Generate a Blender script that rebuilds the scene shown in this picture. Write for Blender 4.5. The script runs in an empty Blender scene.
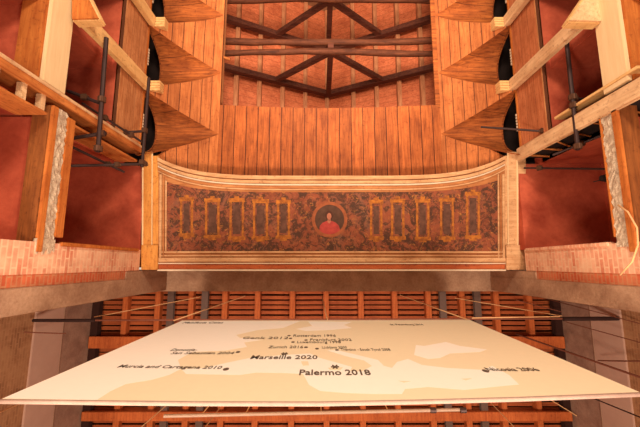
import bpy, bmesh, math, random
from mathutils import Vector, Matrix
from mathutils.geometry import tessellate_polygon
random.seed(7)
C = bpy.context.scene
COL = C.collection
# ------------------------------------------------------------------ camera, world, lights, exposure
EYE = 1.5                       # height of the lens above the floor; heights below are measured from it
F = 340.0                       # focal length in pixels of a 640 wide frame
TILT = math.atan(50.5 / F)
ct, st = math.cos(TILT), math.sin(TILT)
cam_d = bpy.data.cameras.new('camera'); cam = bpy.data.objects.new('camera', cam_d); COL.objects.link(cam)
cam_d.sensor_width = 36; cam_d.lens = F / 640 * 36; cam_d.clip_start = .05; cam_d.clip_end = 200
m = Matrix(((1, 0, 0, 0), (0, -ct, st, 0), (0, -st, -ct, EYE), (0, 0, 0, 1)))
cam.matrix_world = m
C.camera = cam
C.view_settings.view_transform = 'Standard'; C.view_settings.look = 'None'
C.view_settings.gamma = 1; C.view_settings.use_curve_mapping = False
C.view_settings.exposure = 0.0
w = bpy.data.worlds.new('world'); C.world = w; w.use_nodes = True
bg = w.node_tree.nodes['Background']; bg.inputs[0].default_value = (1, .87, .70, 1); bg.inputs[1].default_value = 0.8
def area(name, loc, target, size, power, col):
    d = bpy.data.lights.new(name, 'AREA'); d.shape = 'DISK'; d.size = size; d.energy = power; d.color = col
    o = bpy.data.objects.new(name, d); COL.objects.link(o); o.location = loc
    o.rotation_euler = (Vector(target) - Vector(loc)).to_track_quat('-Z', 'Y').to_euler(); return o
area('hall_fill_light', (0.3, -7.5, 0.4), (0.3, -.5, 7), 2.0, 850, (1, .87, .70))  # unseen fill added to brighten the banner front and the hall
area('stage_fill_light', (-3.0, 3.6, 0.6), (1.5, 3.6, 11), 1.6, 720, (1, .84, .7))  # pair of unseen fills added to brighten the stage grid and side walls
area('stage_fill_light', (3.4, 3.6, 0.6), (-1.2, 3.6, 11), 1.6, 720, (1, .84, .7))  # second of the two added stage fills
def spot(name, loc, target, power, col, ang=70):
    d = bpy.data.lights.new(name, 'SPOT'); d.energy = power; d.color = col; d.spot_size = math.radians(ang); d.spot_blend = .5; d.shadow_soft_size = 1.2
    o = bpy.data.objects.new(name, d); COL.objects.link(o); o.location = loc
    o.rotation_euler = (Vector(target) - Vector(loc)).to_track_quat('-Z', 'Y').to_euler(); return o
spot('roof_fill_light', (0.3, -5.5, 0.8), (0.3, -6.8, 12), 5600, (1, .86, .7), 52)  # unseen fill added to light the roof through the ceiling opening

def P(px, py, h):               # the place at height h (above the lens) that the photo shows at px, py
    a, b = (px - 320) / F, (213.5 - py) / F
    r = (a, -b * ct - st, -b * st + ct); k = h / r[2]
    return (r[0] * k, r[1] * k)
def PY(px, py, y):              # the place in the upright plane at depth y
    a, b = (px - 320) / F, (213.5 - py) / F
    r = (a, -b * ct - st, -b * st + ct); k = y / r[1]
    return (r[0] * k, r[2] * k)

# ------------------------------------------------------------------ materials
def newmat(name, rough=.8):
    mt = bpy.data.materials.new(name); mt.use_nodes = True; nt = mt.node_tree
    b = nt.nodes['Principled BSDF']; b.inputs['Roughness'].default_value = rough
    b.inputs['Specular IOR Level'].default_value = .25
    return mt, nt, b
def srgb(r, g, b):
    f = lambda c: (c / 255 / 12.92) if c <= 10 else ((c / 255 + .055) / 1.055) ** 2.4
    return (f(r), f(g), f(b), 1)
def N(nt, t, **kw):
    n = nt.nodes.new(t)
    for k, v in kw.items():
        if k in n.inputs: n.inputs[k].default_value = v
        else: setattr(n, k, v)
    return n
def coords(nt, scale=(1, 1, 1)):
    tc = N(nt, 'ShaderNodeTexCoord'); mp = N(nt, 'ShaderNodeMapping'); mp.inputs['Scale'].default_value = scale
    nt.links.new(tc.outputs['Object'], mp.inputs['Vector']); return tc, mp
def ramp(nt, src, stops):
    r = N(nt, 'ShaderNodeValToRGB'); e = r.color_ramp.elements
    while len(e) < len(stops): e.new(.5)
    for i, (p, c) in enumerate(stops): e[i].position = p; e[i].color = c
    nt.links.new(src, r.inputs['Fac']); return r
def mix(nt, mode, fac, a, b):
    n = N(nt, 'ShaderNodeMix', data_type='RGBA', blend_type=mode)
    if isinstance(fac, float): n.inputs[0].default_value = fac
    else: nt.links.new(fac, n.inputs[0])
    for s, i in ((a, 6), (b, 7)):
        if isinstance(s, tuple): n.inputs[i].default_value = s
        else: nt.links.new(s, n.inputs[i])
    return n.outputs[2]
def bump(nt, b, src, strength=.3, dist=.01):
    bp = N(nt, 'ShaderNodeBump'); bp.inputs['Strength'].default_value = strength; bp.inputs['Distance'].default_value = dist
    nt.links.new(src, bp.inputs['Height']); nt.links.new(bp.outputs[0], b.inputs['Normal'])
def noise(nt, vec, scale, detail=4, rough=.6, dist=0):
    n = N(nt, 'ShaderNodeTexNoise'); n.inputs['Scale'].default_value = scale; n.inputs['Detail'].default_value = detail
    n.inputs['Roughness'].default_value = rough; n.inputs['Distortion'].default_value = dist
    nt.links.new(vec, n.inputs['Vector']); return n.outputs['Fac']
def wood(name, dark, light, axis=1, plank=0, across=0, rough=.75, seam=.07, grain=1.0, vary=.5, knots=True, off=0.0):
    """grain runs along axis; optional planks of width plank counted along the axis across"""
    mt, nt, b = newmat(name, rough)
    sc = [9, 9, 9]; sc[axis] = .7
    tc, mp = coords(nt, tuple(sc))
    vec = mp.outputs[0]
    if plank:
        sep = N(nt, 'ShaderNodeSeparateXYZ'); nt.links.new(tc.outputs['Object'], sep.inputs[0])
        dv = N(nt, 'ShaderNodeMath', operation='MULTIPLY_ADD'); nt.links.new(sep.outputs[across], dv.inputs[0]); dv.inputs[1].default_value = 1 / plank; dv.inputs[2].default_value = off
        fl = N(nt, 'ShaderNodeMath', operation='FLOOR'); nt.links.new(dv.outputs[0], fl.inputs[0])
        fr = N(nt, 'ShaderNodeMath', operation='FRACT'); nt.links.new(dv.outputs[0], fr.inputs[0])
        wn = N(nt, 'ShaderNodeTexWhiteNoise', noise_dimensions='1D'); nt.links.new(fl.outputs[0], wn.inputs['W'])
        ad = N(nt, 'ShaderNodeVectorMath', operation='MULTIPLY_ADD'); nt.links.new(wn.outputs['Color'], ad.inputs[0]); ad.inputs[1].default_value = (9, 9, 9); nt.links.new(vec, ad.inputs[2])
        vec = ad.outputs[0]
    g = noise(nt, vec, 2.2 * grain, 6, .65, .6)
    base = ramp(nt, g, [(.33, dark), (.66, light)]).outputs[0]
    if knots:
        tc2, mp2 = coords(nt, (1, 1, 1))
        bl = noise(nt, mp2.outputs[0], 1.6, 3, .6)
        base = mix(nt, 'MULTIPLY', .7, base, ramp(nt, bl, [(.3, (.62, .5, .42, 1)), (.6, (1, 1, 1, 1))]).outputs[0])
        bl2 = noise(nt, mp2.outputs[0], 14, 4, .7)
        base = mix(nt, 'MULTIPLY', .6, base, ramp(nt, bl2, [(.30, (.38, .24, .17, 1)), (.44, (1, 1, 1, 1))]).outputs[0])
    if plank:
        vr = ramp(nt, wn.outputs['Value'], [(0, (1 - vary, 1 - vary, 1 - vary, 1)), (1, (1, 1, 1, 1))]).outputs[0]
        base = mix(nt, 'MULTIPLY', 1.0, base, vr)
        sm = N(nt, 'ShaderNodeMath', operation='LESS_THAN'); nt.links.new(fr.outputs[0], sm.inputs[0]); sm.inputs[1].default_value = seam
        base = mix(nt, 'MIX', sm.outputs[0], base, (dark[0] * .25, dark[1] * .2, dark[2] * .2, 1))
    nt.links.new(base, b.inputs['Base Color']); bump(nt, b, g, .25); return mt
def plaster(name, c1, c2, scale=1.3, fine=None, strength=.2, rough=.9, stretch=(1, 1, 1)):
    mt, nt, b = newmat(name, rough); tc, mp = coords(nt, stretch)
    g = noise(nt, mp.outputs[0], scale, 6, .62, .3)
    base = ramp(nt, g, [(.3, c1), (.7, c2)]).outputs[0]
    g2 = noise(nt, mp.outputs[0], scale * 9, 5, .7)
    base = mix(nt, 'MULTIPLY', .6, base, ramp(nt, g2, [(.3, fine or (.75, .7, .68, 1)), (.6, (1, 1, 1, 1))]).outputs[0])
    nt.links.new(base, b.inputs['Base Color']); bump(nt, b, g2, strength, .02); return mt
def bricks(name, ca, cb, mortar, u=1, v=2, bw=.25, rh=.075):
    mt, nt, b = newmat(name, .95); tc, mp = coords(nt)
    sep = N(nt, 'ShaderNodeSeparateXYZ'); nt.links.new(mp.outputs[0], sep.inputs[0])
    cb_ = N(nt, 'ShaderNodeCombineXYZ'); nt.links.new(sep.outputs[u], cb_.inputs[0]); nt.links.new(sep.outputs[v], cb_.inputs[1])
    br = N(nt, 'ShaderNodeTexBrick'); nt.links.new(cb_.outputs[0], br.inputs['Vector'])
    br.inputs['Scale'].default_value = 1; br.inputs['Brick Width'].default_value = bw; br.inputs['Row Height'].default_value = rh
    br.inputs['Mortar Size'].default_value = .014; br.inputs['Mortar Smooth'].default_value = .4; br.inputs['Bias'].default_value = -.2
    br.inputs['Color1'].default_value = ca; br.inputs['Color2'].default_value = cb; br.inputs['Mortar'].default_value = mortar
    g = noise(nt, mp.outputs[0], 5, 6, .7)
    base = mix(nt, 'MULTIPLY', .7, br.outputs[0], ramp(nt, g, [(.3, (.6, .5, .45, 1)), (.6, (1, 1, 1, 1))]).outputs[0])
    g2 = noise(nt, mp.outputs[0], 2.2, 4, .6)
    base = mix(nt, 'MIX', ramp(nt, g2, [(.44, (0, 0, 0, 1)), (.66, (.75, .75, .75, 1))]).outputs[0], base, mortar)
    nt.links.new(base, b.inputs['Base Color']); bump(nt, b, br.outputs['Fac'], -.5, .01); return mt
def plain(name, c, rough=.6, metal=0.0, var=.15):
    mt, nt, b = newmat(name, rough); b.inputs['Metallic'].default_value = metal
    tc, mp = coords(nt); g = noise(nt, mp.outputs[0], 9, 3)
    d = tuple(x * (1 - var) for x in c[:3]) + (1,)
    nt.links.new(ramp(nt, g, [(.3, d), (.7, c)]).outputs[0], b.inputs['Base Color']); return mt

M = {}
M['cove'] = wood('cove_planks', srgb(160, 84, 36), srgb(206, 118, 60), 1, .22, 0, vary=.14, off=.3)
M['flatboards'] = wood('ceiling_planks', srgb(138, 66, 26), srgb(200, 106, 48), 1, .285, 0, vary=.3, off=.2)
M['lunette'] = wood('lunette_boards', srgb(120, 56, 22), srgb(196, 106, 46), 0, .30, 1, vary=.15, seam=.02)
M['edgeboard'] = wood('opening_edge', srgb(170, 100, 56), srgb(204, 134, 84), 1)
M['cream_y'] = wood('cream_timber_y', srgb(216, 178, 130), srgb(226, 190, 142), 1, knots=False)
M['cream_z'] = wood('cream_timber_z', srgb(222, 168, 104), srgb(238, 190, 126), 2)
M['pale_z'] = wood('pale_timber_z', srgb(206, 158, 112), srgb(228, 186, 140), 2)
M['orange_y'] = wood('orange_timber_y', srgb(166, 84, 30), srgb(200, 116, 50), 1)
M['orange_z'] = wood('orange_timber_z', srgb(172, 90, 38), srgb(206, 126, 62), 2)
M['fascia_y'] = wood('gallery_fascia', srgb(176, 104, 58), srgb(214, 146, 94), 1, .3, 2, vary=.08, seam=.02)
M['fascia_r'] = wood('gallery_fascia_dark', srgb(170, 90, 50), srgb(206, 126, 80), 1, .3, 2, vary=.08, seam=.02)
M['yellow_y'] = wood('yellow_timber_y', srgb(192, 118, 50), srgb(214, 144, 68), 1)
M['brown_y'] = wood('brown_timber_y', srgb(110, 58, 22), srgb(150, 84, 36), 1)
M['brown_z'] = wood('brown_timber_z', srgb(160, 88, 38), srgb(196, 116, 56), 2)
M['red'] = plaster('red_plaster', srgb(146, 54, 34), srgb(196, 92, 62), 1.4, (.8, .68, .64, 1))
M['mortar'] = plaster('rough_mortar', srgb(176, 144, 118), srgb(222, 194, 162), 9, (.5, .44, .38, 1), .8)
M['concrete'] = plaster('concrete', srgb(150, 108, 82), srgb(190, 148, 116), 2.2, (.66, .58, .52, 1), .3)
M['brick'] = bricks('pier_brick', srgb(232, 164, 128), srgb(206, 112, 78), srgb(232, 184, 146), bw=.27, rh=.085)
M['brickred'] = bricks('red_brick', srgb(206, 104, 66), srgb(188, 84, 52), srgb(196, 128, 88))
M['stagebrick'] = bricks('stage_brick', srgb(160, 110, 74), srgb(136, 90, 60), srgb(168, 120, 82))
M['roofboard'] = wood('roof_boards', srgb(190, 90, 52), srgb(226, 126, 80), 0, .24, 1, vary=.12, seam=.03)
M['purlin'] = wood('purlin_wood', srgb(164, 94, 58), srgb(204, 134, 90), 1)
M['truss'] = wood('truss_wood', srgb(76, 36, 26), srgb(116, 62, 42), 0)
M['log'] = wood('log_wood', srgb(70, 34, 20), srgb(124, 66, 38), 0)
M['joist'] = wood('stage_joist', srgb(164, 76, 34), srgb(198, 104, 50), 1)
M['slat'] = wood('stage_slat', srgb(142, 64, 30), srgb(180, 90, 44), 0)
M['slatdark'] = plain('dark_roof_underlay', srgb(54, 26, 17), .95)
M['steel'] = plain('grey_steel', srgb(104, 78, 66), .55, .2)
M['dark'] = plain('dark_void', srgb(34, 20, 15), .95)  # shade of unlit voids as a colour; also the black lamp housing
M['tube'] = plain('scaffold_tube', srgb(66, 46, 42), .5, .5)
M['coupler'] = plain('coupler_steel', srgb(92, 58, 40), .6, .4)
M['greypanel'] = plaster('grey_panel', srgb(178, 138, 118), srgb(190, 150, 128), .8, (.94, .92, .9, 1), .05)
M['greyrough'] = plaster('grey_rough', srgb(138, 100, 82), srgb(168, 130, 108), 3, (.7, .66, .62, 1), .4)
M['white'] = plain('white_joint', srgb(216, 186, 154), .7)
M['mould'] = wood('painted_moulding', srgb(190, 134, 88), srgb(216, 166, 118), 0)
M['mouldor'] = wood('ochre_moulding', srgb(160, 92, 48), srgb(190, 124, 72), 0)
M['redstrip'] = wood('red_ochre_strip', srgb(160, 72, 34), srgb(186, 94, 48), 0)
M['sea'] = plain('printed_sea', srgb(252, 240, 222), .9, 0, .02)
M['land'] = plain('printed_land', srgb(242, 220, 182), .9, 0, .03)
M['ink'] = plain('printed_ink', srgb(104, 84, 68), .9)
M['rope'] = plain('pale_rope', srgb(226, 170, 116), .9)
M['darkrope'] = plain('brown_cable', srgb(120, 66, 46), .9)
M['rod'] = plain('pale_rod', srgb(150, 118, 96), .5)
M['hem'] = plain('banner_hem', srgb(180, 144, 126), .8)
M['ochre'] = plaster('painted_ochre', srgb(112, 58, 32), srgb(196, 116, 42), 12, (.6, .5, .4, 1), .1)
M['shadepaint'] = plain('painted_umber', srgb(104, 66, 50), .9, 0, .5)
M['redpaint'] = plain('painted_red', srgb(176, 66, 56), .9, 0, .35)
M['skin'] = plain('painted_skin', srgb(184, 110, 82), .9, 0, .25)
M['hair'] = plain('painted_hair', srgb(80, 44, 32), .9, 0, .3)
M['medal'] = plain('painted_olive', srgb(92, 60, 44), .9, 0, .4)
M['ring'] = plain('painted_terracotta', srgb(158, 84, 50), .9, 0, .35)
def frieze_mat():
    mt, nt, b = newmat('frieze_paint', .9); tc, mp = coords(nt)
    v = mp.outputs[0]
    g = noise(nt, v, 2.0, 5, .7)
    base = ramp(nt, g, [(.3, srgb(100, 50, 32)), (.5, srgb(138, 70, 44)), (.7, srgb(112, 72, 54))]).outputs[0]
    g2 = noise(nt, v, 4.6, 8, .75, 1.2)
    base = mix(nt, 'MIX', ramp(nt, g2, [(.47, (0, 0, 0, 1)), (.54, (.8, .8, .8, 1))]).outputs[0], base, srgb(52, 38, 28))
    g3 = noise(nt, v, 9, 6, .75, 1.5)
    base = mix(nt, 'MIX', ramp(nt, g3, [(.57, (0, 0, 0, 1)), (.64, (.8, .8, .8, 1))]).outputs[0], base, srgb(176, 110, 52))
    vv = N(nt, 'ShaderNodeTexVoronoi'); vv.inputs['Scale'].default_value = 16; nt.links.new(v, vv.inputs['Vector'])
    base = mix(nt, 'MIX', ramp(nt, vv.outputs['Distance'], [(.1, (.5, .5, .5, 1)), (.28, (0, 0, 0, 1))]).outputs[0], base, srgb(146, 92, 68))
    nt.links.new(base, b.inputs['Base Color']); return mt
M['frieze'] = frieze_mat()

# ------------------------------------------------------------------ mesh helpers (all points in metres above the lens; lifted by EYE on linking)
def link(name, bm, mat, parent=None, origin=None, smooth=False):
    me = bpy.data.meshes.new(name)
    base = parent
    if origin is None:
        if parent is not None: origin = Vector(parent['_o'])
        else:
            vs = [v.co for v in bm.verts]
            origin = Vector((sum(v.x for v in vs) / len(vs), sum(v.y for v in vs) / len(vs), min(v.z for v in vs)))
    origin = Vector(origin)
    slope_ = False
    if parent is not None and '_slope' in parent:      # the painted soffit rises gently towards the stage
        for v in bm.verts: v.co.z += .14 * (v.co.y + 2.3)
    slope_ = parent is not None and '_slope' in parent
    bmesh.ops.recalc_face_normals(bm, faces=bm.faces)
    for v in bm.verts: v.co -= origin
    bm.to_mesh(me); bm.free()
    me.materials.append(mat)
    if smooth:
        for p in me.polygons: p.use_smooth = True
    o = bpy.data.objects.new(name, me); COL.objects.link(o)
    if parent is not None:
        o.parent = parent; o.location = origin - Vector(parent['_o'])
    else: o.location = origin + Vector((0, 0, EYE))
    o['_o'] = tuple(origin)
    if slope_: o['_slope'] = 1
    return o
def thing(name, label, cat, loc, group=None):
    o = bpy.data.objects.new(name, None); COL.objects.link(o); o.empty_display_size = .1
    o.location = Vector(loc) + Vector((0, 0, EYE)); o['_o'] = tuple(loc)
    return tag(o, label, cat, group)
def tag(o, label, cat, group=None):
    o['label'] = label; o['category'] = cat
    if group: o['group'] = group
    return o
def struct(o, label=None, cat=None):
    o['kind'] = 'structure'
    if label: o['label'] = label
    if cat: o['category'] = cat
    return o
def box(bm, x0, x1, y0, y1, z0, z1, bev=0.0):
    r = bmesh.ops.create_cube(bm, size=1)
    for v in r['verts']:
        v.co = Vector(((x0 + x1) / 2 + v.co.x * (x1 - x0), (y0 + y1) / 2 + v.co.y * (y1 - y0), (z0 + z1) / 2 + v.co.z * (z1 - z0)))
    if bev:
        es = list({e for v in r['verts'] for e in v.link_edges})
        bmesh.ops.bevel(bm, geom=es, offset=bev, segments=2, affect='EDGES')
    return bm
def bx(*a, bev=.006): return box(bmesh.new(), *a, bev=bev)
def tube(bm, a, b, r, n=10, r2=None):
    a, b = Vector(a), Vector(b); d = (b - a); q = d.to_track_quat('Z', 'Y')
    r2 = r if r2 is None else r2
    ra = [bm.verts.new(a + q @ Vector((r * math.cos(2 * math.pi * i / n), r * math.sin(2 * math.pi * i / n), 0))) for i in range(n)]
    rb = [bm.verts.new(b + q @ Vector((r2 * math.cos(2 * math.pi * i / n), r2 * math.sin(2 * math.pi * i / n), 0))) for i in range(n)]
    for i in range(n): bm.faces.new((ra[i], ra[(i + 1) % n], rb[(i + 1) % n], rb[i]))
    bm.faces.new(ra[::-1]); bm.faces.new(rb); return bm
def polytube(bm, pts, r, n=6):
    pts = [Vector(p) for p in pts]; rings = []
    for k, p in enumerate(pts):
        d = pts[min(k + 1, len(pts) - 1)] - pts[max(k - 1, 0)]; q = d.to_track_quat('Z', 'Y')
        rr = r[k] if isinstance(r, list) else r
        rings.append([bm.verts.new(p + q @ Vector((rr * math.cos(2 * math.pi * i / n), rr * math.sin(2 * math.pi * i / n), 0))) for i in range(n)])
    for A, B in zip(rings, rings[1:]):
        for i in range(n): bm.faces.new((A[i], A[(i + 1) % n], B[(i + 1) % n], B[i]))
    bm.faces.new(rings[0][::-1]); bm.faces.new(rings[-1]); return bm
def beam(bm, a, b, wy, wz):     # squared timber from a to b in an upright plane y = const; wy along y, wz across the length
    a, b = Vector(a), Vector(b); d = (b - a).normalized(); n = Vector((-d.z, 0, d.x)) * (wz / 2); q = Vector((0, wy / 2, 0))
    v = [bm.verts.new(p) for p in (a + n + q, a + n - q, a - n - q, a - n + q, b + n + q, b + n - q, b - n - q, b - n + q)]
    for f in ((0, 1, 2, 3), (7, 6, 5, 4), (0, 4, 5, 1), (1, 5, 6, 2), (2, 6, 7, 3), (3, 7, 4, 0)): bm.faces.new([v[i] for i in f])
    return bm
def grid(fn, nu, nv, thick=None):
    """a sheet fn(u, v) -> point for u, v in 0..1, given a thickness upwards"""
    bm = bmesh.new(); lay = []
    for k in (0, 1):
        L = []
        for i in range(nu + 1):
            row = []
            for j in range(nv + 1):
                p = Vector(fn(i / nu, j / nv))
                if k: p = p + Vector(thick)
                row.append(bm.verts.new(p))
            L.append(row)
        lay.append(L)
    for L in lay:
        for i in range(nu):
            for j in range(nv): bm.faces.new((L[i][j], L[i + 1][j], L[i + 1][j + 1], L[i][j + 1]))
    A, B = lay
    for i in range(nu):
        for j in (0, nv): bm.faces.new((A[i][j], A[i + 1][j], B[i + 1][j], B[i][j]))
    for j in range(nv):
        for i in (0, nu): bm.faces.new((A[i][j], A[i][j + 1], B[i][j + 1], B[i][j]))
    bmesh.ops.remove_doubles(bm, verts=bm.verts, dist=1e-5)
    bmesh.ops.dissolve_degenerate(bm, dist=1e-5, edges=bm.edges)
    return bm
def plate(pts, axis, lo, hi):
    """flat outline pts in the two other axes, solid between lo and hi along axis"""
    bm = bmesh.new()
    def co(p, k):
        return Vector((p[0], k, p[1])) if axis == 1 else Vector((p[0], p[1], k))
    A = [bm.verts.new(co(p, lo)) for p in pts]; B = [bm.verts.new(co(p, hi)) for p in pts]
    n = len(pts)
    for t in tessellate_polygon([[Vector((p[0], p[1], 0)) for p in pts]]):
        try: bm.faces.new([A[i] for i in t]); bm.faces.new([B[i] for i in t][::-1])
        except ValueError: pass
    for i in range(n): bm.faces.new((A[i], A[(i + 1) % n], B[(i + 1) % n], B[i]))
    return bm
def strip(fa, fb, x0, x1, n, z0, z1):   # horizontal strip between two curves y=fa(x), y=fb(x)
    def fn(u, v):
        x = x0 + (x1 - x0) * u; return (x, fa(x) * (1 - v) + fb(x) * v, z0)
    return grid(fn, n, 1, (0, 0, z1 - z0))
def copy_tree(root, dx):
    r = root.copy(); COL.objects.link(r); r.location = root.location + Vector(dx)
    r['_o'] = tuple(Vector(root['_o']) + Vector(dx))
    for ch in list(root.children):
        c = ch.copy(); COL.objects.link(c); c.parent = r
        for g in list(ch.children):
            d = g.copy(); COL.objects.link(d); d.parent = c
    return r

# ------------------------------------------------------------------ main sizes
XL, XR, X0 = -4.0, 4.45, 0.225
IL, IR = -2.46, 2.94                 # sides of the ceiling opening
HO, HS = 7.90, 7.14                  # ceiling opening height, lunette springing height
SOF = 7.42                           # painted soffit
POSTS = [-2.42, -4.02, -5.62, -7.22, -8.82]
CENT = [-3.13, -4.73, -6.33, -7.93]
YEND = -9.6

# ------------------------------------------------------------------ the two side walls of the hall
def side(s, W, sd):
    """s = -1 left, +1 right; W = distance of the wall plane from x = 0"""
    X = lambda d: s * (W + d)        # d metres behind the wall plane
    def bb(d0, d1, y0, y1, h0, h1, bev=.006):
        a, b = sorted((X(d0), X(d1))); return bx(a, b, y0, y1, h0, h1, bev=bev)
    left = s < 0
    # brick proscenium pier with its concrete post
    pier = struct(link('wall_' + sd, bb(0, 1.6, -.31, .14, -1.5, 7.62 if left else 7.44, bev=0), M['brick']), 'pale red brick proscenium pier on the %s' % sd, 'wall')
    link('red_brick_strip', bb(0.01, 1.6, .14, .31, -1.5, 7.62 if left else 7.44, bev=0), M['brickred'], pier)
    link('concrete_post', bb(-.02, 1.6, .31, .67, -1.5, 9.0, bev=.01), M['concrete'], pier)
    link('plaster_patch', bb(-.01, 1.6, .15, .32, 7.1, 9.0, bev=.01), M['concrete'], pier)
    link('brick_capping', bb(-.03, .1, -.335, -.27, 5.25, 7.5 if left else 7.36, bev=.01), M['orange_y' if left else 'brick'], pier)
    # red plastered backs, partitions and ceilings of the boxes
    rw = struct(link('wall_%s_back' % sd, bb(1.9, 2.0, YEND, -.31, 0, 7.7, bev=0), M['red']), 'red plastered back wall of the %s boxes' % sd, 'wall')
    link('box_ceiling', bb(0.02, 1.9, -2.24, -.31, 7.6 if left else 7.44, 7.7, bev=0), M['red'], rw)
    link('box_floor', bb(0.25, 1.9, -2.2, -.31, 4.86, 5.05, bev=0), M['red'], rw)
    link('box_ceiling', bb(0.05, 1.9, YEND, -2.5, 6.32, 6.5, bev=0), M['red'], rw)
    link('box_floor', bb(0.3, 1.9, YEND, -2.5, 4.62, 4.9, bev=0), M['red'], rw)
    for i, y in enumerate(POSTS):
        link('partition', bb(.18 if i else .52, 1.9, y - .1 + (.1 if i == 0 else 0), y + .14 + (.05 if i == 0 else 0), 0, 7.3 if i else 7.6, bev=0), M['red'], rw)
    # gallery behind the arched windows: its lack of light put into a dark colour
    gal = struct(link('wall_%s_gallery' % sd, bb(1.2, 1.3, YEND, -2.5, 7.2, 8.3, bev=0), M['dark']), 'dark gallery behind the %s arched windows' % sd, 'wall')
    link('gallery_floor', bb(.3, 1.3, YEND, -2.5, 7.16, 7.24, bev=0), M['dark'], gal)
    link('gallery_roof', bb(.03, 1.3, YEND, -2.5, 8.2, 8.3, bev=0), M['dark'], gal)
    # lower beam between the two tiers: pale facing board, orange underside; fall of light put into both colours
    t = thing('tier_beam', 'wide pale planed facing board over an orange timber, %s side wall' % sd, 'beam', (X(0), -5.5, 4.55))
    link('facing_board', bb(-.01, .05, YEND, -2.62, 4.56, 4.99), M['cream_y'], t)
    link('soffit_board', bb(.052, .42, YEND, -2.62, 4.53, 4.6), M['orange_y'], t)
    # gallery fascia
    f = thing('gallery_fascia', 'plank parapet under the arched windows, %s side wall' % sd, 'parapet', (X(0), -5, 6.3))
    link('planking', bb(.0, .09, YEND, -2.5, 6.32, 7.2), M['fascia_y' if left else 'fascia_r'], f)
    link('sill', bb(-.02, .2, YEND, -2.5, 7.2, 7.25), M['orange_y'], f)
    link('lower_rail', bb(-.015, .05, YEND, -2.5, 6.3, 6.34), M['fascia_y'], f)
    # posts
    for i, y in enumerate(POSTS[1:], 1):
        words = ['', 'nearest the painted panel', 'second beyond the painted panel', 'third beyond the painted panel', 'farthest from the stage']
        p = thing('timber_post', 'pale squared timber post %s, %s side wall' % (words[i], sd), 'post', (X(0), y, 4.99), 'timber posts of the side boxes')
        link('shaft', bb(-.13, -.022, y - .15, y + .13, 4.93, 7.26, bev=.012), M['cream_z' if left else 'pale_z'], p)
        c = bmesh.new()
        for k in range(4):
            a, b_ = sorted((X(-.36), X(-.14))); box(c, a, b_, y - .12 + k * .062, y - .065 + k * .062, 7.22, 7.5, .006)
        link('fluted_block', c, M['cream_z'], p)
    # divider next to the painted panel
    dv = thing('board_divider', ('orange board-clad' if left else 'pale weathered broken') + ' divider beside the box next to the painted panel, %s side' % sd, 'divider', (X(0), -2.4, 0))
    if left:
        link('front_board', bb(-.03, .05, -2.57, -2.44, -1, 7.34), M['orange_z'], dv)
        link('inner_face', bb(.03, .5, -2.5, -2.44, 4.7, 7.3, bev=0), M['brown_z'], dv)
        link('edge_strip', bb(-.045, .0, -2.6, -2.55, -1, 7.34), M['pale_z'], dv)  # lit edge of the front board, put in as a paler strip
        link('side_board', bb(.08, 1.0, -2.30, -2.25, 5.3, 7.34), M['orange_z'], dv)
        link('lower_board', bb(.0, .46, -2.2, -2.16, -1, 4.72), M['orange_z'], dv)
        link('lower_board', bb(.0, .46, -2.52, -2.46, -1, 4.8), M['brown_z'], dv)
        for h in (3.9, 4.3, 4.62): link('spacer_block', bb(.02, .12, -2.45, -2.2, h, h + .07), M['pale_z'], dv)
    else:
        link('front_board', bb(-.05, .03, -2.56, -2.27, -1, 7.34, bev=.02), M['pale_z'], dv)
        link('cavity', bb(.03, .5, -2.5, -2.34, 4.4, 7.3, bev=0), M['dark'], dv)  # solid block; the shade inside the hollow is its dark colour
        link('back_rail', bb(.52, .64, -2.36, -2.24, 5.0, 7.34), M['brown_z'], dv)
        r_ = random.Random(3)
        for k in range(6):
            h = 4.9 + k * .42; b2 = bmesh.new()
            tube(b2, (X(.02), -2.3, h), (X(.5), -2.28 + r_.uniform(-.03, .03), h + r_.uniform(-.3, .3)), .012 + .012 * r_.random(), 6)
            link('lath', b2, M['brown_z'], dv)
        b2 = bb(-.02, .2, -2.75, -2.7, 4.4, 6.1); link('upper_board', b2, M['cream_z'], dv)
    # edge of the box floor: rough broken mortar between boards
    e = thing('box_sill', 'box floor edge of broken grey mortar between boards, %s side' % sd, 'sill', (X(0), -1.3, 4.8))
    r_ = random.Random(11 if left else 5)
    nz = 46
    offs = [[r_.uniform(-.02, .035) for _ in range(7)] for _ in range(nz + 1)]
    wob = [r_.uniform(-.035, .035) for _ in range(nz + 1)]
    def rough(u, v):
        i, j = round(u * nz), round(v * 6)
        return (X(-.01 - offs[i][j] * .55), -2.35 + u * 2.1, 4.895 + v * .19 + .3 * wob[i] * (0 if j in (2, 3, 4) else 1))
    link('broken_mortar', grid(rough, nz, 6, (s * .25, 0, 0)), M['mortar'], e)
    link('upper_board', bb(-.03, .03, -2.3, -.4, 5.09, 5.25 if left else 5.12), M['orange_y'], e)
    link('lower_board', bb(-.03, .02, -2.35, -.17, 4.79, 4.89), M['orange_y'], e)
    link('soffit_timber', bb(.022, .28, -2.35, -.31, 4.78, 4.86), M['brown_y'], e)
    if left:
        # mortar smear over the top of the brick
        def sm(u, v):
            return (X(-.02), -.36 + u * (.18 + .05 * math.sin(v * 19)), 4.78 + v * .34)
        link('mortar_smear', grid(sm, 4, 10, (s * .06, 0, 0)), M['mortar'], e)
    # flat timber over the box, running beside the painted soffit
    pil = thing('soffit_board', ('wide yellow' if left else 'wide cream fluted') + ' timber running alongside the painted panel on its %s end' % sd, 'board', (X(-.2), -1.2, 7.3))
    mt = M['yellow_y' if left else 'mould']; pil['_slope'] = 1
    link('board', bb(-.21, 0.0 if left else .19, -2.5, .12, 7.40, 7.46), mt, pil)
    link('board', bb(-.36 if left else -.28, -.225, -2.42, .12, 7.42, 7.46), mt, pil)
    link('bead', bb(-.232, -.212, -2.5, .12, 7.385, 7.42), M['cream_y'], pil)
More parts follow.
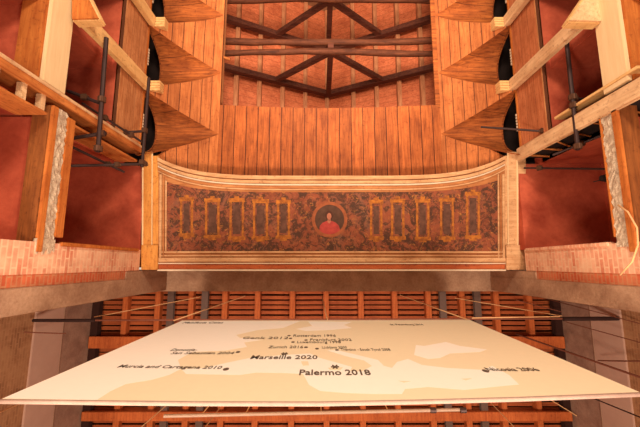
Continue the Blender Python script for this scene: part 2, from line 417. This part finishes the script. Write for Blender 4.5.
    link('bead', bb(-.03, .0, -2.5, .12, 7.38, 7.42), M['cream_y'], pil)
    link('plinth_block', bb(-.37 if left else -.28, -.0 if left else .19, -.42, .13, 7.36, 7.41), mt, pil)
side(-1, 4.0, 'left')
side(1, 4.45, 'right')

# ------------------------------------------------------------------ plank ceiling with lunettes
n_end = 60
def yend(x): return -3.88 + .08 * math.cos((x - X0) / 2.65 * math.pi / 2)
cl = struct(link('ceiling', grid(lambda u, v: (IL + (IR - IL) * u, yend(IL + (IR - IL) * u) * (1 - v) + -1.55 * v, HO), 24, 2, (0, 0, .06)), M['flatboards']), 'flat plank ceiling between the roof opening and the painted panel', 'ceiling')
HWID = .78
def hg(t): return HO - (HO - HS) * t ** 1.6
def hl(t, q): return hg(t) + (HO + .05 * t - hg(t)) * (1 - abs(q) ** 2.6)
for s, W, inner in ((-1, XL, IL), (1, XR, IR)):
    xx = lambda t: inner + (W - inner) * t
    def lun(yc):
        def fn(u, v):
            t = u; q = math.sin((v - .5) * math.pi)
            return (xx(t), yc + HWID * t * q, hl(t, q))
        return grid(fn, 22, 24, (0, 0, .04))
    for yc in CENT: link('lunette', lun(yc), M['lunette'], cl)
    seq = [-1.5] + CENT + [YEND]
    for i in range(len(seq) - 1):
        ya, yb = seq[i], seq[i + 1]
        def fn(u, v):
            t = u
            a = ya - (HWID * t if i > 0 else 0); b = yb + (HWID * t if i < len(seq) - 2 else 0)
            return (xx(t), a * (1 - v) + b * v, hg(t) if i else max(7.54, hg(t) * v + (HO - .3 * t ** 1.6) * (1 - v)))
        link('cove', grid(fn, 20, 2, (0, 0, .04)), M['cove'], cl)
    link('opening_border', bx(min(inner + s * .03, inner), max(inner + s * .03, inner), YEND, -3.98, HO, HO + .2, bev=0), M['edgeboard'], cl)
link('opening_border', strip(lambda x: yend(x), lambda x: yend(x) + .03, IL, IR, 24, HO + .05, HO + .2), M['edgeboard'], cl)

link('opening_border', bx(2.85, 2.96, YEND, -3.8, HO - .005, HO + .03, bev=0), M['lunette'], cl)

# arched windows of the gallery
def window(i, s, W, yc, lbl):
    X = lambda d: s * (abs(W) + d)
    # casing that follows the arch, and a board reveal
    bm = bmesh.new()
    qs = [-1 + k / 8 for k in range(17)]
    pts = [(yc - q * HWID * .97, hl(1, q) - .012) for q in qs]
    pts_o = [(yc - q * HWID * .985, hl(1, q) + .0) for q in qs]
    for k in range(16):
        q = [(pts[k], X(.0)), (pts[k + 1], X(.0)), (pts_o[k + 1], X(.0)), (pts_o[k], X(.0))]
        vs = [bm.verts.new((x, p[0], p[1])) for p, x in q] + [bm.verts.new((X(.03), p[0], p[1])) for p, x in q]
        for f in ((0, 1, 2, 3), (4, 5, 6, 7), (0, 1, 5, 4), (1, 2, 6, 5), (2, 3, 7, 6), (3, 0, 4, 7)): bm.faces.new([vs[j] for j in f])
    o = struct(link('window_%d' % i, bm, M['lunette']), lbl, 'window')
    c = bmesh.new()
    for k in range(6):   # little pale turned teeth down the jamb
        a, b = sorted((X(-.03), X(.03))); box(c, a, b, yc - .22 + k * .07, yc - .17 + k * .07, 7.25, 7.29, .004)
    link('beading', c, M['white'], o)
k = 1
ordn = ['nearest the painted panel', 'second from the painted panel', 'third from the painted panel', 'farthest from the painted panel']
for s, W, sd in ((-1, XL, 'left'), (1, XR, 'right')):
    for j, yc in enumerate(CENT):
        window(k, s, W, yc, 'dark arched gallery window %s, %s side' % (ordn[j], sd)); k += 1

# ------------------------------------------------------------------ painted soffit panel
fr = thing('painted_panel', 'long painted panel with portrait medallion between pale mouldings over the stage opening', 'painting', (X0, -1, SOF)); fr['_slope'] = 1
FX0, FX1 = -3.65, 4.17
def crv(x, y0, drop, hw): return y0 - drop * min(1.15, abs((x - X0) / hw)) ** 5
yo = lambda d: (lambda x: crv(x, -1.93, .40, 3.85) + d)
link('backing', strip(yo(.0), lambda x: .155, FX0, FX1, 48, SOF, SOF + .08), M['mouldor'], fr)
PX0, PX1 = -3.49, 4.00
link('painted_canvas', strip(lambda x: crv(x, -1.60, .22, 3.65), lambda x: -.285, PX0, PX1, 48, SOF - .012, SOF), M['frieze'], fr)
for a, b, d, mt in ((-.03, .05, .05, 'mould'), (.075, .14, .035, 'mould'), (.15, .18, .02, 'white'), (.19, .25, .015, 'mouldor'), (.26, .285, .03, 'mould')):
    link('moulding', strip(yo(a), yo(b), FX0, FX1, 48, SOF - d, SOF), M[mt], fr)
for y0, y1, d, mt in ((-.285, -.245, .03, 'mould'), (-.2, -.17, .03, 'mould'), (-.14, -.05, .02, 'mould'), (-.025, .0, .04, 'white'), (.0, .115, .012, 'redstrip'), (.12, .155, .04, 'white')):
    x0_, x1_ = (FX0, FX1) if y0 > -.19 else (PX0 - .1, PX1 + .1)
    link('moulding', bx(x0_, x1_, y0, y1, SOF - d, SOF, bev=.004), M[mt], fr)
for x0, x1, d, mt in ((-3.48, -3.45, .028, 'mould'), (-3.53, -3.50, .03, 'mouldor'), (-3.61, -3.56, .035, 'mould'), (4.0, 4.03, .028, 'mould'), (4.05, 4.075, .03, 'mouldor'), (4.1, 4.15, .035, 'mould')):
    link('moulding', bx(x0, x1, -2.0 if abs(x0) > 3.5 else -1.86, -.14 if abs(x0) > 3.5 else -.25, SOF - d, SOF, bev=.004), M[mt], fr)
def spt(px, py):
    x, y = P(px, py, SOF)
    for _ in range(6): x, y = P(px, py, SOF - .015 + .14 * (y + 2.3))
    return (x, y)
rf = random.Random(2)
for (ax, bx_, ay, by) in ((180, 193, 199.5, 236), (205, 219.5, 200.5, 237.5), (229.5, 244, 200.5, 239), (253, 268, 201.5, 239), (277, 290, 202, 238),
                          (370, 382.5, 202, 239), (391, 404.5, 201, 239), (416, 429.5, 201, 239.5), (440, 454, 200, 239), (466, 480, 194, 238)):
    x0, y0 = spt(ax, ay); x1, y1 = spt(bx_, by)
    w_ = .05; b = bmesh.new(); zt, zb = SOF - .012, SOF - .016
    dy = .02
    box(b, x0, x0 + w_, y0, y1, zb, zt); box(b, x1 - w_, x1, y0, y1, zb, zt)
    box(b, x0 - dy, x1 + dy, y0 - .05, y0 + .035, zb - .001, zt); box(b, x0 - .03, x1 + .03, y1 - .06, y1 + .02, zb - .001, zt)
    box(b, x0 + .07, x1 - .07, y1 + .02, y1 + .06, zb - .001, zt); box(b, (x0 + x1) / 2 - .05, (x0 + x1) / 2 + .05, y0 - .1, y0 - .05, zb - .001, zt)
    f = link('painted_frame', b, M['ochre'], fr)
    b = bmesh.new(); box(b, x0 + w_ + .03, x1 - w_ - .03, y0 + .09, y1 - .11, zb + .001, zt)
    link('painted_centre', b, M['shadepaint'], f)
mx, my = spt(329.6, 219.6)
def disc(r0, r1, z0, z1, cx=mx, cy=my, n=40, sy=1.0):
    bm = bmesh.new()
    def ring(r, z): return [bm.verts.new((cx + r * math.cos(2 * math.pi * i / n), cy + sy * r * math.sin(2 * math.pi * i / n), z)) for i in range(n)]
    o0, o1 = ring(r1, z0), ring(r1, z1)
    for i in range(n): bm.faces.new((o0[i], o0[(i + 1) % n], o1[(i + 1) % n], o1[i]))
    if r0 <= 0: bm.faces.new(o0); bm.faces.new(o1)
    else:
        i0, i1 = ring(r0, z0), ring(r0, z1)
        for i in range(n):
            j = (i + 1) % n
            bm.faces.new((i0[i], i0[j], i1[j], i1[i])); bm.faces.new((o0[i], o0[j], i0[j], i0[i])); bm.faces.new((o1[i], o1[j], i1[j], i1[i]))
    return bm
md = link('medallion', disc(0, .345, SOF - .016, SOF - .012), M['medal'], fr)
link('medallion_ring', disc(.33, .40, SOF - .02, SOF - .012), M['ring'], md)
sp = lambda x, y: (mx + x, my + y)   # portrait shapes; +y is down in the portrait
def blob(pts, name, mat, z): link(name, plate([sp(x, y) for x, y in pts], 2, z, z + .0015), M[mat], md)
blob([(-.23, .25), (-.22, .14), (-.16, .07), (-.06, .03), (.05, .03), (.14, .07), (.21, .14), (.24, .25), (.12, .31), (0, .33), (-.12, .31)], 'painted_dress', 'redpaint', SOF - .018)
hair = [(.088 * math.cos(a) - .01, -.09 + .115 * math.sin(a)) for a in [2 * math.pi * i / 18 for i in range(18)]]
blob(hair, 'painted_hair', 'hair', SOF - .0195)
face = [(.05 * math.cos(a) - .01, -.075 + .072 * math.sin(a)) for a in [2 * math.pi * i / 18 for i in range(18)]]
blob([(-.04, -.03), (.02, -.03), (.03, .05), (-.01, .09), (-.05, .05)], 'painted_neck', 'skin', SOF - .0195)
blob(face, 'painted_face', 'skin', SOF - .021)

# ------------------------------------------------------------------ concrete lintel and wall above it
lt = struct(link('trim_1', bx(XL - 1.6, XR + 1.6, .15, .70, 9.0, 9.5, bev=.012), M['concrete']), 'concrete lintel over the stage opening', 'lintel')
struct(link('wall_front', bx(-7.2, 7.6, .2, .65, 9.5, 12.2, bev=0), M['stagebrick']), 'brick wall above the concrete lintel', 'wall')
for s, W, nm in ((-1, XL - 1.6, 'stage_left_return'), (1, XR + 1.6, 'stage_right_return')):
    a, b = sorted((W, s * 7.4)); o = struct(link('wall_' + nm, bx(a, b, .2, .65, -1.5, 9.5, bev=0), M['stagebrick']), 'brick return wall beside the stage opening, %s side' % nm.split('_')[1], 'wall')

# ------------------------------------------------------------------ stage house: side walls and slatted roof
SR = 10.95
for s, W, sd in ((-1, 7.0, 'left'), (1, 7.4, 'right')):
    X = lambda d: s * (W + d)
    def bb(d0, d1, y0, y1, h0, h1, bev=.006):
        a, b = sorted((X(d0), X(d1))); return bx(a, b, y0, y1, h0, h1, bev=bev)
    wl = struct(link('wall_stage_' + sd, bb(0, .4, .65, 9, -1.5, 8.62, bev=0), M['stagebrick']), 'brown rough stage side wall, %s' % sd, 'wall')
    link('rough_band', bb(-.0, .4, .65, 9, 9.6, 11.2, bev=0), M['greyrough'], wl)
    link('smooth_band', bb(-.04, .4, .65, 9, 8.62, 9.57, bev=.01), M['greypanel'], wl)
    link('white_joint', bb(-.02, .3, .65, 9, 9.57, 9.6, bev=0), M['white'], wl)
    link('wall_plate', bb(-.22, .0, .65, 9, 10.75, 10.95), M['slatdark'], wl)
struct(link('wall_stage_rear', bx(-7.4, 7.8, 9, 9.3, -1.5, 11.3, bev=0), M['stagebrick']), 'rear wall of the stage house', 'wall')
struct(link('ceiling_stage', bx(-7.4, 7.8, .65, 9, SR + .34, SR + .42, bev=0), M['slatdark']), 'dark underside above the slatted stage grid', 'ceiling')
# slats run across; joists run front to back below them
base = link('roof_batten', bx(-6.9, 7.3, .68, .79, SR + .13, SR + .17, bev=.006), M['slat'])
tag(base, 'thin brown wooden batten across the top of the stage grid, behind the orange joists', 'batten', 'battens of the stage grid')
for k in range(1, 44):
    o = base.copy(); COL.objects.link(o); o.location.y += .158 * k + random.uniform(-.012, .012); o.location.z += random.uniform(-.01, .01)
jx = [(p - 320) / F * SR / 1.01 for p in (97.5, 130, 161.5, 194, 227, 259, 293, 326, 360, 393, 426, 459, 492.5, 525)]
base = link('grid_joist', bx(jx[0] - .085, jx[0] + .085, .68, 8.9, SR - .08, SR + .13, bev=.01), M['joist'])
tag(base, 'orange timber joist of the stage grid running away from the stage opening', 'joist', 'joists of the stage grid')
for x in jx[1:]:
    o = base.copy(); COL.objects.link(o); o.location.x += x - jx[0]
lab = {173: 'leftmost of the four grey steel bars under the stage grid', 206.5: 'second from the left of the grey steel bars under the stage grid',
       441: 'third from the left of the grey steel bars under the stage grid', 475: 'rightmost of the four grey steel bars under the stage grid'}
for p in lab:
    x = (p - 320) / F * (SR - .2) / 1.01
    g = bmesh.new(); box(g, x - .10, x + .10, .68, 8.9, SR - .20, SR - .185); box(g, x - .012, x + .012, .68, 8.9, SR - .185, SR - .10); box(g, x - .10, x + .10, .68, 8.9, SR - .10, SR - .085)
    tag(link('steel_bar', g, M['steel']), lab[p], 'steel bar', 'grey steel bars under the stage grid')
def crossbeam(y0, y1, lbl, x0=-6.95, x1=7.35):
    tag(link('cross_beam', bx(x0, x1, y0, y1, SR - .3, SR - .19, bev=.01), M['joist']), lbl, 'beam', 'cross beams under the stage grid')
crossbeam(2.16, 2.5, 'orange cross beam under the stage grid, just behind the banner')
crossbeam(4.27, 4.52, 'orange cross beam under the stage grid, behind the pale hanging rod')
crossbeam(6.4, 6.7, 'orange cross beam under the stage grid, farthest back')

# ------------------------------------------------------------------ main roof over the hall: trusses, purlins, boards
HT = 9.6
tr_y = [P(331, 47, HT)[1], P(331, -6, HT)[1]]
RX = .33
apx, aph = PY(331, 94, tr_y[0])
sx, sh = PY(224, 67, tr_y[0])
slope = (aph - sh) / (RX - sx)
run = (aph - HT - .15) / slope
print('truss y', tr_y, 'apex', aph, 'slope', slope, 'run', run)
def truss(y, label):
    t = thing('roof_truss', label, 'roof truss', (RX, y, HT), 'king post trusses of the hall roof')
    r_ = random.Random(int(abs(y) * 100))
    for dy, dz in ((-.17, -.02), (.17, .04)):
        pts = []; rr = []
        for k in range(15):
            u = k / 14; x = RX - run - .3 + u * (2 * run + .6)
            pts.append((x, y + dy + .03 * math.sin(u * 7 + dy * 9) + r_.uniform(-.012, .012), HT + dz + r_.uniform(-.03, .03))); rr.append(.095 + r_.uniform(-.014, .014))
        link('tie_beam', polytube(bmesh.new(), pts, rr, 10), M['log'], t, smooth=True)
    link('king_post', bx(RX - .09, RX + .09, y - .06, y + .1, HT - .1, aph + .05, bev=.01), M['truss'], t)
    for s in (-1, 1):
        link('rafter', beam(bmesh.new(), (RX + s * run, y, HT + .15), (RX, y, aph), .18, .22), M['truss'], t)
        mxp = RX + s * 1.9; mh = aph - slope * 1.9
        link('strut', beam(bmesh.new(), (RX + s * .08, y, HT + .3), (mxp, y, mh - .06), .15, .17), M['truss'], t)
    return t
truss(tr_y[0], 'dark timber truss of paired round logs crossing the middle of the ceiling opening')
truss(tr_y[1], 'dark timber truss at the far edge of the ceiling opening')
# roof slopes of boards, and purlins under them
rs = run + .8
for s, nm in ((-1, 'left'), (1, 'right')):
    def fn(u, v): return (RX + s * u * rs, -10.5 + v * 10.6, aph + .42 - slope * rs * u)
    struct(link('ceiling_roof_' + nm, grid(fn, 2, 2, (0, 0, .06)), M['roofboard']), 'sloping boarded underside of the hall roof, %s of the ridge' % nm, 'ceiling')
px_ = []
for p in [237 - 22.9 * k for k in range(6, 0, -1)] + [237, 260, 283, 305.5, 327, 353, 376, 398.5, 421.5] + [421.5 + 23 * k for k in range(1, 7)]:
    h = aph
    for _ in range(12):
        x = (p - 320) / F * h / .93; h = aph + .3 - slope * abs(x - RX)
    px_.append(x)
for x in px_:
    h = aph + .42 - slope * abs(x - RX)
    if abs(x - RX) > rs - .1: continue
    o = link('purlin', bx(x - .075, x + .075, -10.4, 0.1, h - .24, h - .055, bev=.01), M['purlin'])
    tag(o, 'pale square purlin under the boarded hall roof', 'purlin', 'purlins of the hall roof')
struct(link('wall_rear', bx(-6.5, 7.0, -10.7, -10.5, 6.2, 13.4, bev=0), M['stagebrick']), 'rear gable wall of the hall roof', 'wall')
o = bmesh.new(); tube(o, (IL - .2, -5.3, HO + .12), (IL + .16, -5.18, HO + .14), .035, 8)
b_ = link('peg', o, M['brown_z']); tag(b_, 'short round stick poking over the left edge of the ceiling opening', 'stick')

# ------------------------------------------------------------------ banner with printed map
BY = 1.25
def bp(px, py, d=0): x, h = PY(px, py, BY - d); return (x, h)
cor = [bp(-2, 400.5), bp(60, 401.2), bp(120, 402), bp(200, 402.8), bp(320, 403), bp(420, 401), bp(520, 398.3), bp(643, 393.5), bp(469, 319.6), bp(400, 320), bp(250, 320.4), bp(182, 320.6)]
bn = thing('map_banner', 'large pale banner printed with a map of southern Europe hanging above the stage', 'banner', (0.15, BY, 3.3))
link('cloth', plate(cor, 1, BY, BY + .006), M['land'], bn)
polys = {
 'atlantic': [(3, 398.5), (182, 321.2), (300, 321.2), (283, 328), (258, 330), (236, 335), (240, 338), (262, 340), (244, 342.5), (247, 347), (226, 350.5), (192, 352), (178, 360), (181, 369), (169, 375), (151, 380), (126, 384), (110, 391.5), (97, 400)],
 'mediterranean': [(181, 369), (205, 368), (228, 362.5), (250, 358), (285, 355), (310, 353.5), (320, 358), (338, 363), (352, 367), (350, 371), (362, 371.5), (372, 366), (364, 360.5), (345, 356), (327, 350.5), (336, 350), (355, 354.5), (378, 360), (384, 366), (392, 368), (397, 362), (408, 359), (422, 365), (447, 368), (484, 370), (492, 366), (509, 375), (519, 384.5), (498, 386.5), (464, 390), (428, 387), (405, 389), (402, 394), (370, 394), (345, 393), (320, 391), (309, 385), (303, 374), (283, 373), (256, 372.6), (240, 375), (186, 374)],
 'black_sea': [(416, 345), (424, 346), (446, 342), (460, 346), (487, 349.5), (480, 352), (450, 353.5), (440, 358), (428, 359), (414, 355)],
 'northern_sea': [(308, 321.4), (352, 322), (344, 325), (352, 328), (330, 330), (306, 331), (296, 329), (312, 326)],
}
for nme, pl in polys.items():
    link('printed_sea', plate([bp(x, y) for x, y in pl], 1, BY - .0015, BY), M['sea'], bn)
for pl in ([(301, 361.5), (308, 361.5), (309, 365.5), (303, 366)], [(303, 357), (307, 357), (306, 360)], [(328, 368), (343, 367.5), (340, 370.5), (330, 370)], [(398, 381), (411, 381.5), (404, 382.8)], [(461, 379), (472, 378.5), (466, 380.6)]):
    link('printed_island', plate([bp(x, y) for x, y in pl], 1, BY - .003, BY - .0012), M['land'], bn)
# hem tube along the lower edge
hp = []
for px, py in ((-2, 400.5), (60, 401.2), (120, 402), (200, 402.8), (320, 403), (420, 401), (520, 398.3), (643, 393.5)):
    x, h = bp(px, py); hp.append((x, BY + .01, h + .005))
link('hem', polytube(bmesh.new(), hp, .022, 8), M['hem'], bn, smooth=True)
hp = [(bp(px, 320.4)[0], BY + .01, bp(px, 320.4)[1]) for px in (182, 250, 330, 400, 469)]
link('top_hem', polytube(bmesh.new(), hp, .012, 6), M['hem'], bn, smooth=True)
def lettering(txt, x0, x1, y0, y1, skew=0.0, heavy=.0):
    """txt fitted between photo columns x0, x1 and rows y0 (top), y1 (baseline) on the banner"""
    cu = bpy.data.curves.new('t', 'FONT'); cu.body = txt; cu.size = 1; cu.resolution_u = 2; cu.extrude = .002; cu.offset = heavy
    ob = bpy.data.objects.new('t', cu); COL.objects.link(ob)
    dg = bpy.context.evaluated_depsgraph_get(); me = bpy.data.meshes.new_from_object(ob.evaluated_get(dg))
    bpy.data.objects.remove(ob)
    xa, ha = bp(x0, y1); xb, _ = bp(x1, y1); _, ht = bp(x0, y0)
    cap = .70
    xs = [v.co.x for v in me.vertices]; mnx, mxx = min(xs), max(xs)
    bm = bmesh.new(); bm.from_mesh(me)
    for v in bm.verts:
        u = (v.co.x - mnx) / (mxx - mnx); q = v.co.y / cap
        v.co = Vector((xa + (xb - xa) * u, BY - .005 - v.co.z * .5, ha + (ht - ha) * q + skew * u))
    link('lettering', bm, M['ink'], bn)
def dot(px, py, r=.028, sh=1.6):
    x, h = bp(px, py); n = 12
    link('map_dot', plate([(x + r * math.cos(2 * math.pi * i / n), h + r * sh * math.sin(2 * math.pi * i / n)) for i in range(n)], 1, BY - .005, BY - .0005), M['ink'], bn)
def star(px, py, r=.05):
    x, h = bp(px, py)
    b = bmesh.new()
    for k in range(3):
        a = math.pi * k / 3; dx, dz = r * math.cos(a), 1.5 * r * math.sin(a)
        tube(b, (x - dx, BY - .004, h - dz), (x + dx, BY - .004, h + dz), .011, 6)
    link('map_asterisk', b, M['ink'], bn)
lettering('Palermo 2018', 299, 371.5, 370.0, 375.3, heavy=.018); star(335, 367.4)
lettering('Marseille 2020', 250, 317.5, 355.6, 359.3, heavy=.012); star(284.5, 354.3, .045)
lettering('Murcia and Cartagena 2010', 117, 222, 364.9, 367.8, skew=-.06, heavy=.004); dot(226, 369.4, .035)
lettering('Donostia-', 170, 196, 348.8, 351.2); lettering('San Sebastián 2004', 170, 233, 352, 354.4); dot(238, 352.2, .03)
lettering('Genk 2012', 242, 288, 337, 339.2); dot(290.5, 338.5)
dot(289, 335.8); lettering('Rotterdam 1996', 293, 336, 334.7, 336.9)
dot(306, 340.2); lettering('Frankfurt 2002', 310, 352, 338.8, 341.0)
dot(293, 342.2); lettering('Luxembourg 1998', 297, 341, 341.1, 343.3)
lettering('Zurich 2016', 268, 303, 346, 348.4); dot(306, 347.4)
dot(317, 348.8); lettering('Ljubljana 2000', 322, 347, 346.4, 348.6)
dot(337, 350.2); lettering('Trentino - South Tyrol 2008', 341, 391, 348.6, 350.9)
lettering('Nicosia 2006', 489, 541, 367.9, 371.3, heavy=.004); dot(485.5, 371.2, .035)
lettering('St. Petersburg 2014', 391, 424, 324.0, 325.4)
lettering('Manifesta Cities', 182, 222, 322.0, 323.6)

# ------------------------------------------------------------------ battens, rods, cables
def hang(name, label, cat, a, b, r, mat, group=None, sag=0.0, n=8):
    pts = []
    for k in range(n + 1):
        u = k / n; p = Vector(a).lerp(Vector(b), u); p.z -= sag * 4 * u * (1 - u); pts.append(p)
    return tag(link(name, polytube(bmesh.new(), pts, r, 8 if r > .02 else 5), M[mat]), label, cat, group)
x0, h0 = PY(33, 320.5, 1.32); x1, h1 = PY(618, 318.5, 1.32)
bt = thing('batten', 'long dark pipe from which the map banner hangs, reaching past both its ends', 'pipe', ((x0 + x1) / 2, 1.32, h0))
link('pipe', tube(bmesh.new(), (x0, 1.32, h0), (x1, 1.32, h1), .022, 10), M['darkrope'], bt)
xa, ha = PY(95, 320.4, 1.32); link('sleeve', tube(bmesh.new(), (x0, 1.32, h0), (xa, 1.32, ha), .038, 10), M['tube'], bt)
xa, ha = PY(563, 318.9, 1.32); link('sleeve', tube(bmesh.new(), (xa, 1.32, ha), (x1, 1.32, h1), .05, 10), M['tube'], bt)
xa, ha = PY(472, 319.3, 1.30); xb, hb = PY(560, 317.8, 1.30)
hang('cord', 'white cord along the pipe beside the upper right corner of the banner', 'cord', (xa, 1.27, ha), (xb, 1.27, hb), .012, 'rope')
xa, ha = PY(164, 416, 2.1); xb, hb = PY(466, 409.5, 2.1)
rd = thing('hanging_rod', 'long pale rod hanging behind the lower edge of the map banner', 'rod', ((xa + xb) / 2, 2.1, ha))
link('rod', tube(bmesh.new(), (xa, 2.1, ha), (xb, 2.1, hb), .024, 10), M['rod'], rd)
for p in (433, 463):
    x, h = PY(p, 410.2, 2.1); link('rod_clamp', tube(bmesh.new(), (x - .04, 2.1, h), (x + .04, 2.1, h), .04, 10), M['tube'], rd)
for p, q in ((203, 'the left part'), (246, 'left of the middle'), (321, 'the middle'), (389, 'right of the middle')):
    x, h = PY(p, 413, 2.1); u = (x - xa) / (xb - xa); h = ha + (hb - ha) * u
    hang('rod_string', 'thin pale string holding up the hanging rod at ' + q, 'string', (x, 2.1, h + .024), (x * 1.0 + .03, 2.12, SR - .3), .007, 'rope', 'strings of the hanging rod')
for (pa, ha, pb, hb, r, mt, lbl) in (
    ((94, 317), 8.5, (200, 297), 10.88, .012, 'rope', 'thin pale wire above the left end of the banner pipe'),
    ((174, 320.5), 7.95, (245, 296), 10.88, .014, 'rope', 'pale rope rising from the upper left corner of the banner'),
    ((467, 319.5), 7.95, (400, 295), 10.88, .014, 'rope', 'pale rope rising from the upper right corner of the banner'),
    ((562, 316), 8.6, (455, 298), 10.88, .012, 'rope', 'thin wire above the right end of the banner pipe, lower of two'),
    ((562, 312), 10.4, (516, 300), 10.88, .014, 'darkrope', 'brown cable just under the lintel above the right end of the banner pipe'),
    ((645, 325), 7.9, (540, 297), 10.2, .012, 'darkrope', 'brown cable across the top of the grey stage side panel, right'),
    ((645, 344), 7.6, (566, 322), 9.4, .012, 'darkrope', 'brown cable crossing the grey side panel behind the thick pipe end'),
    ((645, 379), 7.2, (516, 334), 10.88, .022, 'darkrope', 'brown cable running down beside the sloping right edge of the banner'),
    ((645, 361), 7.4, (598, 360.5), 9.0, .016, 'darkrope', 'short level brown cable on the grey side panel right of the banner'),
    ((642, 418), 6.8, (588, 396), 8.6, .014, 'tube', 'black cable under the lower right corner of the banner'),
    ((577, 416), 10.5, (546, 397), 10.88, .014, 'rope', 'yellowish cable under the lower edge of the banner, right'),
    ((516, 429), 9.2, (490, 402), 10.88, .012, 'rope', 'thin yellowish cable below the banner beside the grey steel bar, right'),
    ((-4, 414), 6.8, (26, 401), 8.0, .016, 'rope', 'yellowish cable below the lower left corner of the banner'),
    ((138, 430), 8.8, (176, 397), 10.88, .014, 'rope', 'pale slanting cable left of the hanging rod'),
    ((203, 430), 8.8, (228, 397), 10.88, .014, 'rope', 'pale slanting cable crossing the hanging rod'),
    ((24, 332), 8.15, (66, 333.5), 8.6, .014, 'darkrope', 'short brown cable on the left grey side panel under the pipe'),
    ((322, 296), 9.9, (327.5, 320.5), 7.96, .012, 'rope', 'short string rising from the middle of the banner top')):
    a = P(pa[0], pa[1], ha); b = P(pb[0], pb[1], hb)
    hang('cable', lbl, 'cable', (a[0], a[1], ha), (b[0], b[1], hb), r, mt, sag=.02)
pts = [P(619, 205, 4.9) + (4.9,), P(628, 212, 4.75) + (4.75,), P(637, 228, 4.6) + (4.6,), P(638, 245, 4.55) + (4.55,), P(632, 262, 4.6) + (4.6,), P(620, 275, 4.75) + (4.75,)]
pts = [(min(p[0], 4.36), p[1], p[2]) for p in pts]
tag(link('cable_loop', polytube(bmesh.new(), pts, .012, 6), M['rope'], smooth=True), 'thin white cable looped over the brick of the right pier', 'cable')

# ------------------------------------------------------------------ scaffold tubes
def tubeobj(a, b, lbl, r=.03, clamps=(), mat='tube'):
    t = thing('scaffold_tube', lbl, 'scaffold tube', a)
    link('tube', tube(bmesh.new(), a, b, r, 12), M[mat], t)
    A_, B_ = Vector(a), Vector(b)
    for u in clamps:
        p = A_.lerp(B_, u); d = (B_ - A_).normalized() * .045
        c = bmesh.new(); tube(c, p - d, p + d, r * 1.75, 8); box(c, p.x - .05, p.x + .05, p.y - .05, p.y + .05, p.z - .055, p.z + .02, .01)
        link('coupler', c, M['coupler'], t)
    return t
def T(p, h): x, y = P(p[0], p[1], h); return (x, y, h)
HL, HU = 5.5, 6.7
tubeobj(T((106.3, 38), HL), T((98, 152), HL + .05), 'dark vertical-looking scaffold tube across the mouth of the left boxes, lower one', .038, (.55, .97))
tubeobj(T((149, 78), HU), T((142, 167), HU), 'dark scaffold tube in front of the left gallery parapet, reaching the yellow board', .032, (.6, .95))
tubeobj(T((68, 91), HL + .05), T((102, 104), HL + .06), 'short scaffold tube inside the left box beyond the board divider', .03, (.5,))
tubeobj(T((82, 103), HL + .1), T((142, 142), HU), 'slanting scaffold brace between the two left tubes', .022, (.35, .8))
tubeobj(T((67, 139), HL + .08), T((106, 133), HL + .09), 'short level scaffold tube above the board divider, left', .032, (.9,))
tubeobj(T((66, 144), HL + .18), T((124, 172), HU), 'slanting scaffold brace across the near left box', .024, (.7,))
tubeobj(T((66, 166), HL + .3), T((147, 164), HU + .08), 'long level scaffold tube across the near left box', .026, (.6, .97))
tubeobj(T((116, 133), HU - .1), T((146, 131), HU + .05), 'short level scaffold tube by the left gallery parapet', .026, (.3,))
tubeobj(T((566, 36), 5.6), T((578, 150), 5.6), 'dark scaffold tube across the mouth of the right boxes', .036, (.55, .62, .97))
tubeobj(T((570, 98.5), 5.95), T((609, 100.5), 5.95), 'short level scaffold tube behind the right boxes tube', .028, (.1,))
tubeobj(T((481, 127), 7.1), T((554, 132), 6.4), 'long thin scaffold tube sticking out from the right boxes under the lunette', .022, (.85,))
tubeobj(T((524, 168), 7.2), T((612, 169), 5.9), 'level scaffold tube across the near right box', .02, (.2,))
tubeobj(T((553, 155), 6.3), T((612, 131), 5.6), 'slanting scaffold tube inside the broken divider, right', .024, (.5,))

# open board trays at the far edge of the picture
for s_, sd, q in ((-1, 'left', [(72, 19), (98, 18), (85, -8), (72, -8)]), (1, 'right', [(601, 21), (570, 20), (589, -8), (601, -8)])):
    hb = 4.86
    pts = [P(x, y, hb) for x, y in q]
    t = thing('board_tray', 'open tray of nailed boards beside the pale facing board, far %s side' % sd, 'board', (pts[0][0], pts[0][1], hb))
    link('base_board', plate(pts, 2, hb, hb + .025), M['orange_y' if s_ < 0 else 'pale_z'], t)
    for a, b in ((pts[1], pts[2]), (pts[0], pts[1])):
        A_, B_ = Vector((a[0], a[1])), Vector((b[0], b[1])); n_ = (B_ - A_).normalized(); n_ = Vector((-n_.y, n_.x)) * .02
        link('rim_board', plate([tuple(A_ - n_), tuple(B_ - n_), tuple(B_ + n_), tuple(A_ + n_)], 2, hb + .025, hb + .17), M['cream_z'], t)
# theatre lamp in the near right box
lx, ly = P(609, 178, 5.6)
t = thing('spotlight', 'small black spotlight hanging in the near right box beside the broken mortar', 'lamp', (lx, ly, 5.6))
b = bmesh.new(); tube(b, (lx - .12, ly, 5.62), (lx + .06, ly, 5.6), .05, 14, .09); link('lamp_housing', b, M['dark'], t)
b = bmesh.new(); tube(b, (lx + .06, ly, 5.6), (lx + .09, ly, 5.6), .095, 14); link('lamp_rim', b, M['tube'], t)
b = bmesh.new(); tube(b, (lx, ly, 5.66), (lx + .02, ly - .02, 5.95), .012, 6); link('bracket', b, M['tube'], t)

for o in bpy.data.objects:
    for k_ in ('_o', '_slope'):
        if k_ in o: del o[k_]
